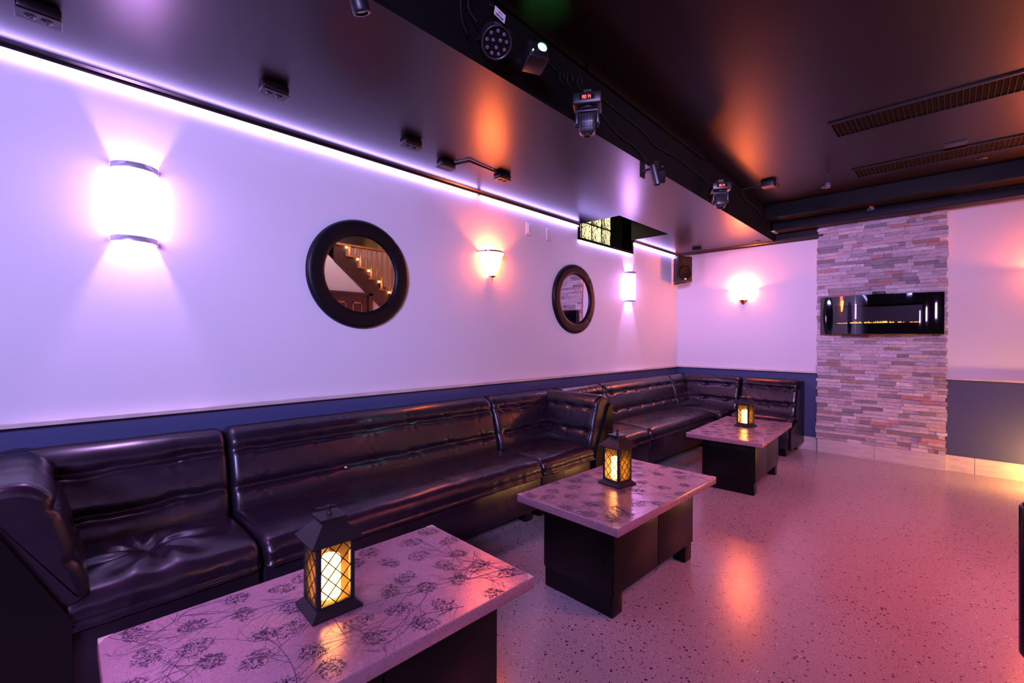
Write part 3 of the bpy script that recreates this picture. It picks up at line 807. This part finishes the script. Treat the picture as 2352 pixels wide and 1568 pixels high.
for k in range(70):
    x = rs.uniform(wx0+.01, wx1-.01); hgt = rs.choice((.004, .006, .008, .012)) * (1.6 if abs(x+.05) < .15 else 1); wd = rs.uniform(.003, .012)
    b.add([(x-wd, -.05, -.088), (x+wd, -.05, -.088), (x+wd*.3, -.048, -.088+hgt), (x-wd*.2, -.048, -.088+hgt), (x-wd, -.042, -.088), (x+wd, -.042, -.088), (x+wd*.3, -.044, -.088+hgt), (x-wd*.2, -.044, -.088+hgt)],
          [(0, 1, 2, 3), (5, 4, 7, 6), (0, 3, 7, 4), (1, 5, 6, 2), (3, 2, 6, 7)])
b.build('flames', 'flame', t)
MB().box((-.045, -.09, hh), (.058, -.01, hh+.034), bev=.006).build('vent_hood', 'black_plastic', t)
MB().tube([(.42, -.06, -hh), (.43, -.06, -hh-.02), (.46, -.05, -hh-.02), (.47, -.04, -hh)], .003, smooth_path=1).build('cord', 'cable', t)

# ---------------------------------------------------------------- roll-up projector screen along the far wall
t = thing('projector_screen', 'long dark roll-up screen housing above the stone pillar', 'projector screen', (0, 0, 0))
MB().box((1.225, 5.90, 2.521), (4.2, 6.05, 2.600), bev=.006).build('housing', 'screen_case', t)
MB().box((1.225, 5.93, 2.600), (2.735, 6.04, 2.621)).build('mounting_board', 'black_matte', t)
MB().box((1.215, 5.895, 2.517), (1.25, 6.055, 2.530)).build('end_cap', 'white_plastic', t)
for x in (1.34, 2.6, 3.9): MB().box((x-.02, 6.04, 2.56), (x+.02, YF, 2.60)).build('bracket', 'black_matte', t)
t = thing('motion_sensor', 'tiny black sensor with a red light on the screen housing', 'sensor', (2.130, 5.90, 2.59))
MB().box((-.03, -.028, 0), (.03, -.0005, .05), bev=.006).build('body', 'black_plastic', t)
MB().box((-.034, -.034, -.006), (.034, -.0005, .002)).build('lip', 'gray_plastic', t)
MB().sphere((0, -.029, .036), .005).build('indicator', 'red_led', t)

# ---------------------------------------------------------------- ceiling fittings
def outlet(label, x, y, rz, recept=True, z=ZL, L=.115, W_=.068, H=.045):
    t = thing('outlet_box', label, 'ceiling outlet', (x, y, z), rz, 'boxes on the low ceiling')
    MB().box((-L/2, -W_/2, -H), (L/2, W_/2, -.0005), bev=.008).build('box', 'black_satin', t)
    MB().box((-L/2-.002, -W_/2-.002, -H-.003), (L/2+.002, W_/2+.002, -H), bev=.002).build('cover_plate', 'black_trim', t)
    if recept:
        for s_ in (-1, 1):
            b = MB().lathe([(.016, -H-.003), (.016, -H-.006), (.001, -H-.006)], n=20, T=Matrix.Translation((s_*.021, 0, 0))); rc = b.build('receptacle', 'black_trim', t)
            MB().box((s_*.021-.009, -.007, -H-.0068), (s_*.021-.006, .005, -H-.0058)).box((s_*.021+.004, -.007, -H-.0068), (s_*.021+.007, .005, -H-.0058)).cyl((s_*.021, .009, -H-.0068), (s_*.021, .009, -H-.0058), .003, 0, 8).build('slots', 'grille_dark', rc)
outlet('black outlet box on the low ceiling at the top left corner', .400, -.022, PI/2)
outlet('black outlet box on the low ceiling right of the glowing violet patch', .470, .735, PI/2)
outlet('black outlet box on the low ceiling above the large round mirror', .44, 1.50, PI/2)
outlet('plain black box on the low ceiling joined to the angled conduit', .325, 1.845, PI/2, False)
outlet('black outlet box on the low ceiling at the end of the angled conduit', .43, 2.265, PI/2)
outlet('small black box on the low ceiling near the corner loudspeaker', .385, 5.80, .3, False, L=.11, W_=.05, H=.03)
tag(MB().tube([(.33, 1.895, ZL-.012), (.46, 1.93, ZL-.012), (.44, 2.215, ZL-.012)], .008).build('conduit', 'black_trim'), 'angled black conduit joining two boxes on the low ceiling', 'conduit')
def disc(label, x, y, z):
    tag(MB().lathe([(.001, -.008), (.038, -.008), (.044, -.004), (.044, -.0003)], n=28).build('cover_disc', 'black_satin', loc=(x, y, z)), label, 'ceiling cover')
disc('flat round cover on the low ceiling beside its orange glow', 1.06, 5.89, ZL)
disc('flat round cover on the high ceiling behind the far vent', 2.899, 5.40, ZC)
tag(MB().box((-.065, -.05, -.006), (.065, .05, -.0005)).box((-.055, -.04, -.010), (.055, .04, -.006)).build('access_panel', 'black_satin', loc=(2.746, 4.85, ZC)), 'small flat panel on the high ceiling just before the far vent', 'ceiling panel')
def vent(label, x0, x1, y0, y1):
    t = thing('ceiling_vent', label, 'ceiling vent', ((x0+x1)/2, (y0+y1)/2, ZC), 0, 'long ceiling vents')
    a, c = (x1-x0)/2, (y1-y0)/2
    b = MB(); e = .018
    b.box((-a-e, -c-e, -.012), (a+e, -c, -.0005)).box((-a-e, c, -.012), (a+e, c+e, -.0005)).box((-a-e, -c, -.012), (-a, c, -.0005)).box((a, -c, -.012), (a+e, c, -.0005)); b.build('frame', 'black_high', t)
    MB().box((-a, -c, -.004), (a, c, -.0005)).build('duct', 'grille_dark', t)
    n = int((x1-x0)/.0275)
    for k in range(n):
        x = -a+.02+k*.0275
        MB().box((x, -c, -.012), (x+.0022, c, -.004)).build('slat', 'grille_slat', t)
vent('long black slotted vent on the high ceiling, nearer the camera', 2.122, 3.75, 3.815, 4.075)
vent('long black slotted vent on the high ceiling, nearer the far wall', 2.107, 3.75, 4.975, 5.20)
t = thing('junction_box', 'black junction box with a loose wire under the high ceiling corner', 'junction box', (1.47, 4.80, ZC))
MB().box((-.055, -.05, -.05), (.055, .05, -.0005), bev=.004).build('box', 'black_plastic', t)
MB().tube([(-.05, .0, -.03), (-.20, -.04, -.03), (-.228, -.05, -.05), (-.232, .03, -.10), (-.238, .40, -.10), (-.246, .66, -.13)], .006, smooth_path=2).build('conduit', 'cable', t)
MB().tube([(.055, .0, -.03), (.075, .01, -.025), (.09, .02, -.05), (.08, .01, -.06)], .004, smooth_path=1).build('wire', 'cable', t)
t = thing('sprinkler_head', 'small sprinkler in a clear wrap hanging from the high ceiling', 'sprinkler', (1.925, 4.90, ZC))
MB().cyl((0, 0, -.085), (0, 0, -.0005), .007).build('stem', 'black_trim', t)
MB().lathe([(.002, -.085), (.018, -.09), (.026, -.11), (.024, -.13), (.016, -.142), (.001, -.145)], n=9).box((-.045, -.01, -.135), (-.02, .01, -.122)).build('wrap', 'clear_cover', t)

# ---------------------------------------------------------------- light rig on the soffit face
tag(MB().prism([(xs_(YB), YB+.2), (xs_(YB)+.02, YB+.2), (xs_(2.06)+.02, 2.06), (xs_(2.06), 2.06)], 2.738, 2.7645).prism([(xs_(2.085), 2.085), (xs_(2.085)+.02, 2.085), (xs_(3.8)+.02, 3.8), (xs_(3.8), 3.8)], 2.738, 2.7645).build('cable_rail', 'dark_board'), 'long thin rail on the black soffit face above the stage lights', 'rail')
t = thing('cylinder_spot', 'black cylinder spotlight cut by the top edge of the view', 'stage light', (1.405, .66, 2.36))
Tt = rotm(x=math.radians(22), y=math.radians(6))
b = MB(); b.lathe([(.020, -.09), (.027, -.09), (.028, -.085), (.028, -.06), (.026, -.055), (.026, .09), (.024, .10), (.001, .10)], n=24, T=Tt); b.build('body', 'black_plastic', t)
MB().lathe([(.001, -.084), (.021, -.086)], n=20, T=Tt).build('lens', 'lens', t)
MB().box((-.158, -.015, .06), (.0, .015, .075)).box((-.159, -.02, .03), (-.15, .02, .14)).build('bracket', 'black_plastic', t)

t = thing('par_light', 'round black par light with twelve unlit lenses on the soffit', 'stage light', (1.395, 1.275, 2.47))
ax = Vector((.60, -.35, -.72)).normalized(); Q = ax.to_track_quat('Z', 'Y').to_matrix().to_4x4()
b = MB().lathe([(.001, -.085), (.035, -.083), (.05, -.07), (.056, -.04), (.058, .03), (.062, .034), (.062, .042), (.056, .042), (.055, .034), (.001, .034)], n=36, T=Q); b.build('body', 'gray_plastic', t)
MB().lathe([(.001, .0345), (.055, .0345)], n=30, T=Q).build('face', 'black_matte', t)
pos = [(0.017*math.cos(a), .017*math.sin(a)) for a in (0.6, 2.7, 4.8)]+[(.041*math.cos(2*PI*k/9+.2), .041*math.sin(2*PI*k/9+.2)) for k in range(9)]
for px, py in pos:
    b = MB().lathe([(.0075, .034), (.0075, .038), (.006, .040), (.0035, .0385), (.0015, .042), (.0005, .0425)], n=14, T=Q @ Matrix.Translation((px, py, 0))); b.build('led_lens', 'lens', t)
MB().tube([(-.148, 0, .06), (-.10, .0, .05), (-.06, .0, .04)], .008).box((-.149, -.03, .0), (-.142, .03, .12)).build('bracket', 'black_plastic', t)
sd = Q.to_3x3() @ Vector((1, 0, 0))
MB().tube([tuple(sd*.062), tuple(sd*.07-ax*.05), tuple(-ax*.10), tuple(-sd*.07-ax*.05), tuple(-sd*.062)], .005, smooth_path=1).build('yoke', 'black_plastic', t)
t = thing('green_spot', 'small black pinspot with a bright green lens on the soffit', 'stage light', (1.40, 1.47, 2.50))
ax = Vector((.62, -.30, .10)).normalized(); Q = Matrix.Translation((.02, .03, .0)) @ ax.to_track_quat('Z', 'Y').to_matrix().to_4x4()
MB().box((-.048, -.038, -.07), (.048, .038, .035), bev=.006, T=Q).build('body', 'black_plastic', t)
MB().lathe([(.026, .034), (.026, .043), (.022, .045), (.021, .038)], n=26, T=Q @ Matrix.Translation((.012, .008, 0))).build('lens_ring', 'black_plastic', t)
MB().lathe([(.0215, .038), (.015, .043), (.001, .045)], n=26, T=Q @ Matrix.Translation((.012, .008, 0))).build('lens', 'green_lens', t)
MB().sphere(tuple(Q @ Vector((-.03, -.01, .037))), .003).build('indicator', 'white_led', t)
MB().box((-.155, -.02, -.01), (-.04, .04, .008)).build('bracket', 'black_plastic', t)

def moving_head(label, loc, rz, s_=1.0, headtilt=.15):
    t = thing('moving_head_light', label, 'stage light', loc, rz, 'moving head lights on the soffit')
    t.scale = (s_,)*3
    MB().box((-.085, -.075, -.035), (.085, .075, .035), bev=.008).build('base', 'black_plastic', t)
    b = MB()
    for k in range(7): b.box((.0855, -.05+k*.014, -.02), (.0868, -.044+k*.014, .02))
    b.build('base_vents', 'grille_dark', t)
    dp = MB().box((-.045, -.0775, -.012), (.045, -.075, .020), 0); dpo = dp.build('display_panel', 'piano_black', t)
    # four glowing digits, seven-segment style
    b = MB()
    segs = {'0': 'abcdef', '1': 'bc', '4': 'fgbc', 'L': 'fed', 'd': 'bcdeg', 'A': 'abcefg'}
    for k, ch in enumerate('A014'):
        x0 = -.026+k*.013; z0 = -.006; W2, H2 = .008, .016
        geo = {'a': (0, H2, W2, H2), 'd': (0, 0, W2, 0), 'g': (0, H2/2, W2, H2/2), 'f': (0, H2/2, 0, H2), 'b': (W2, H2/2, W2, H2), 'e': (0, 0, 0, H2/2), 'c': (W2, 0, W2, H2/2)}
        for g in segs[ch]:
            a0, c0, a1, c1 = geo[g]; b.box((x0+a0-.001, -.0788, z0+c0-.001), (x0+a1+.001, -.0774, z0+c1+.001))
    b.build('digits', 'red_led', dpo)
    for k in range(4): MB().box((-.026+k*.013, -.0785, .0135), (-.022+k*.013, -.0774, .016)).build('button', 'red_led_dim', dpo)
    MB().lathe([(.001, -.048), (.05, -.048), (.055, -.035), (.001, -.035)], n=24).build('pan_bearing', 'black_plastic', t)
    b = MB().box((-.070, -.03, -.062), (.070, .03, -.046), bev=.005)
    for sx in (-1, 1): b.box((sx*.062-.009, -.028, -.135), (sx*.062+.009, .028, -.048), bev=.006)
    for sx in (-1, 1): b.cyl((sx*.053, 0, -.125), (sx*.073, 0, -.125), .022)
    b.build('yoke', 'gray_plastic', t)
    T = rotm(x=headtilt, loc=(0, 0, -.125))
    hd = MB().box((-.050, -.045, -.062), (.050, .045, .058), bev=.018, T=T).build('head', 'gray_plastic', t)
    b = MB()
    for r_ in range(2):
        for k in range(8): b.box((-.034+k*.009, -.0458, -.03+r_*.038), (-.030+k*.009, -.0445, .0+r_*.038), T=T)
    b.build('head_vents', 'grille_dark', hd)
    MB().lathe([(.030, -.062), (.030, -.070), (.024, -.072), (.022, -.066), (.001, -.062)], n=24, T=T).build('lens_ring', 'black_plastic', hd)
    MB().box((-.024, -.02, .035), (.024, .02, .075)).build('clamp', 'black_plastic', t)
    MB().box((-.02, .07, .03), (.02, .10, .09)).build('clamp_arm', 'black_plastic', t)
M['red_led_dim'] = emit('red_led_dim', (1, .05, .1), .35)
moving_head('black moving head light showing red digits, nearer the green pinspot', (1.375, 1.955, 2.475), math.radians(32), .85)
moving_head('black moving head light showing red digits, farther along the soffit', (1.37, 3.84, 2.495), math.radians(32), .85, -.2)
t = thing('track_spot', 'pair of black cylinder spotlights on one bracket along the soffit', 'stage light', (1.35, 2.77, 2.34))
Tt = rotm(x=math.radians(14), y=math.radians(-8), loc=(.012, -.045, -.02))
MB().lathe([(.019, -.075), (.026, -.075), (.027, -.07), (.025, -.06), (.024, .05), (.020, .062), (.001, .062)], n=24, T=Tt).build('barrel', 'black_plastic', t)
MB().lathe([(.001, -.068), (.019, -.07)], n=20, T=Tt).build('lens', 'lens', t)
MB().box((-.03, -.03, -.05), (.03, .035, .028), bev=.006, T=rotm(x=.4, z=.6, loc=(.0, .055, .0))).build('lamp_box', 'black_matte', t)
MB().box((-.104, -.02, .02), (.01, .02, .035)).box((-.104, -.03, -.01), (-.097, .03, .09)).box((-.012, -.012, .02), (.012, .012, .075)).build('bracket', 'black_plastic', t)
MB().sphere((.02, .04, .045), .008).build('knob', 'gray_plastic', t)
tag(MB().tube([(1.32, 1.16, 2.72), (1.315, 1.20, 2.66), (1.30, 1.21, 2.61), (1.32, 1.225, 2.57), (1.33, 1.235, 2.555)], .0045, smooth_path=2).tube([(1.33, 1.15, 2.70), (1.30, 1.17, 2.60), (1.30, 1.18, 2.54), (1.318, 1.19, 2.49)], .0035, smooth_path=2).build('power_cable', 'cable'), 'black cables dropping to the round par light', 'cable')
tag(MB().tube([(1.262, 1.33, 2.73), (1.30, 1.39, 2.70), (1.275, 1.475, 2.66), (1.265, 1.57, 2.64), (1.268, 1.65, 2.625), (1.28, 1.74, 2.645), (1.285, 1.80, 2.62)], .0045, smooth_path=2).build('power_cable', 'cable'), 'black cable running from the paper tag past the green pinspot', 'cable')
tag(MB().tube([(1.36, 2.03, 2.54), (1.285, 2.16, 2.64), (1.275, 2.27, 2.645), (1.272, 2.479, 2.636), (1.268, 2.743, 2.63), (1.266, 2.877, 2.586), (1.263, 3.073, 2.591), (1.26, 3.287, 2.616), (1.258, 3.442, 2.595), (1.256, 3.7, 2.59), (1.31, 3.80, 2.54)], .004, smooth_path=2).build('power_cable', 'cable'), 'long wavy black cable linking the two moving head lights', 'cable')
tag(MB().tube([(1.33, 2.06, 2.52), (1.274, 2.194, 2.577), (1.272, 2.332, 2.519), (1.270, 2.481, 2.489), (1.268, 2.642, 2.498), (1.30, 2.74, 2.42)], .004, smooth_path=2).build('power_cable', 'cable'), 'black cable from the first moving head to the pair of spotlights', 'cable')
b = MB()
for k, (r_, yy) in enumerate(((.030, 1.85), (.040, 1.89), (.035, 1.95))):
    b.tube([(1.29+.02*k, yy+r_*.6*math.cos(2*PI*j/16), 2.60+r_*math.sin(2*PI*j/16)) for j in range(15)], .0035, n=6)
tag(b.build('cable_coil', 'cable'), 'loose black cable loops above the first moving head light', 'cable')
t = thing('paper_tag', 'white printed tag wrapped on a cable near the par light', 'tag', (1.318, 1.375, 2.663))
MB().box((-.001, -.032, -.020), (.001, .032, .020)).build('paper', 'paper', t, rot=(math.radians(-10), 0, 0))
b = MB(); rs = random.Random(2); y = -.024
while y < .022:
    wd = rs.choice((.0008, .0014, .002)); b.box((.001, y, -.015), (.0014, y+wd, -.005)); y += wd+rs.choice((.0008, .0014))
b.box((.001, -.012, .004), (.0014, .018, .006)).box((.001, -.008, .009), (.0014, .012, .011))
b.build('barcode', 'ink', t, rot=(math.radians(-10), 0, 0))

# ---------------------------------------------------------------- loudspeaker in the corner
nr = Vector((.82, -.57, 0)).normalized(); rz = math.atan2(nr.y, nr.x)-(-PI/2)
t = thing('loudspeaker', 'black loudspeaker hung in the far left corner under the ceiling', 'loudspeaker', (.245, 5.775, 2.005), rz)
W_, D_, H_ = .20, .185, .335
b = MB()
sec = [(-W_/2, 0), (W_/2, 0), (W_/2, .03), (W_/2-.045, D_), (-W_/2+.045, D_), (-W_/2, .03)]
def ring_(ins, z):
    return [(x*(1-ins), y+ins*.05 if y < .05 else y-ins*.1, z) for x, y in sec]
b.loft([ring_(.12, 0), ring_(.0, .014), ring_(0, H_-.014), ring_(.12, H_)], 0, False); cab = b.build('cabinet', 'black_plastic', t)
Tf = Matrix(((1, 0, 0, 0), (0, 0, 1, -.002), (0, 1, 0, 0), (0, 0, 0, 1)))
MB().lathe([(.082, -.001), (.086, -.006), (.082, -.008), (.074, -.002), (.001, .0)], n=36, T=Tf @ Matrix.Translation((0, .115, 0))).build('woofer_grille', 'black_matte', t)
MB().loft([[(-.078, -.004, .305), (.078, -.004, .305), (.05, -.004, .225), (-.05, -.004, .225)], [(-.072, .001, .300), (.072, .001, .300), (.045, .001, .230), (-.045, .001, .230)], [(-.03, .0015, .285), (.03, .0015, .285), (.02, .0015, .25), (-.02, .0015, .25)]], 0, False, True, True).build('horn', 'black_plastic', t)
for sx in (-1, 1):
    P = [(sx*.088*math.cos(a), -.006, .115+.096*math.sin(a)) for a in [math.radians(40+6*k) for k in range(7)]]
    MB().tube(P, .0045, n=6).build('port', 'grille_dark', t)
MB().box((-.014, -.0105, .030), (.014, -.004, .048)).build('badge', 'white_plastic', t)
MB().box((-.03, D_-.01, -.012), (.03, D_+.04, .0)).box((-.02, D_+.03, -.012), (.02, D_+.04, .30)).box((-.03, .02, -.012), (.03, D_, -.004)).build('bracket', 'black_trim', t)
MB().tube([(-.06, D_-.02, .29), (-.075, D_+.01, .2), (-.068, D_+.015, .1), (-.075, D_, .03)], .004, smooth_path=2).build('cord', 'white_plastic', t)

# ---------------------------------------------------------------- chair at the right edge
t = thing('side_chair', 'dark upholstered chair cut by the right edge of the view', 'chair', (3.103, 1.56, 0), PI)
b = MB()
rings = []
for x, r_ in [(-.232, .004), (-.230, .018), (-.222, .028)]+[(-.20+.4*k/10, .032) for k in range(11)]+[(.222, .028), (.230, .018), (.232, .004)]:
    ring = []
    for j in range(40):
        a = 2*PI*j/40; c, s_ = math.cos(a), math.sin(a)
        zz = .625+(.19+r_*.3)*(abs(s_)**.35)*(1 if s_ > 0 else -1)*(.97 if r_ < .02 else 1)
        ring.append((x, -.22+r_*(abs(c)**.6)*(1 if c > 0 else -1)-.10*(zz-.45), zz))
    rings.append(ring)
b.loft(rings, 0, True).build('backrest', 'leather', t)
MB().box((-.225, -.20, .40), (.225, .22, .465), bev=.025).build('seat', 'leather', t)
for sx in (-1, 1):
    for y in (-.18, .18):
        MB().cyl((sx*.20, y, 0), (sx*.19, y, .405), .013, r1=.018).build('leg', 'black_trim', t)
    MB().cyl((sx*.19, -.19, .42), (sx*.19, -.225, .5), .013).build('back_post', 'black_trim', t)

# ---------------------------------------------------------------- low amber uplight just right of the view
t = thing('floor_uplight', 'small amber uplight on the floor by the baseboard right of the stone pillar', 'floor lamp', (3.48, 5.80, 0))
MB().lathe([(.001, .0), (.05, .0), (.05, .085), (.044, .09), (.042, .07), (.001, .07)], n=28).build('can', 'black_plastic', t)
MB().lathe([(.001, .074), (.041, .074)], n=24).build('lens', 'candle', t)
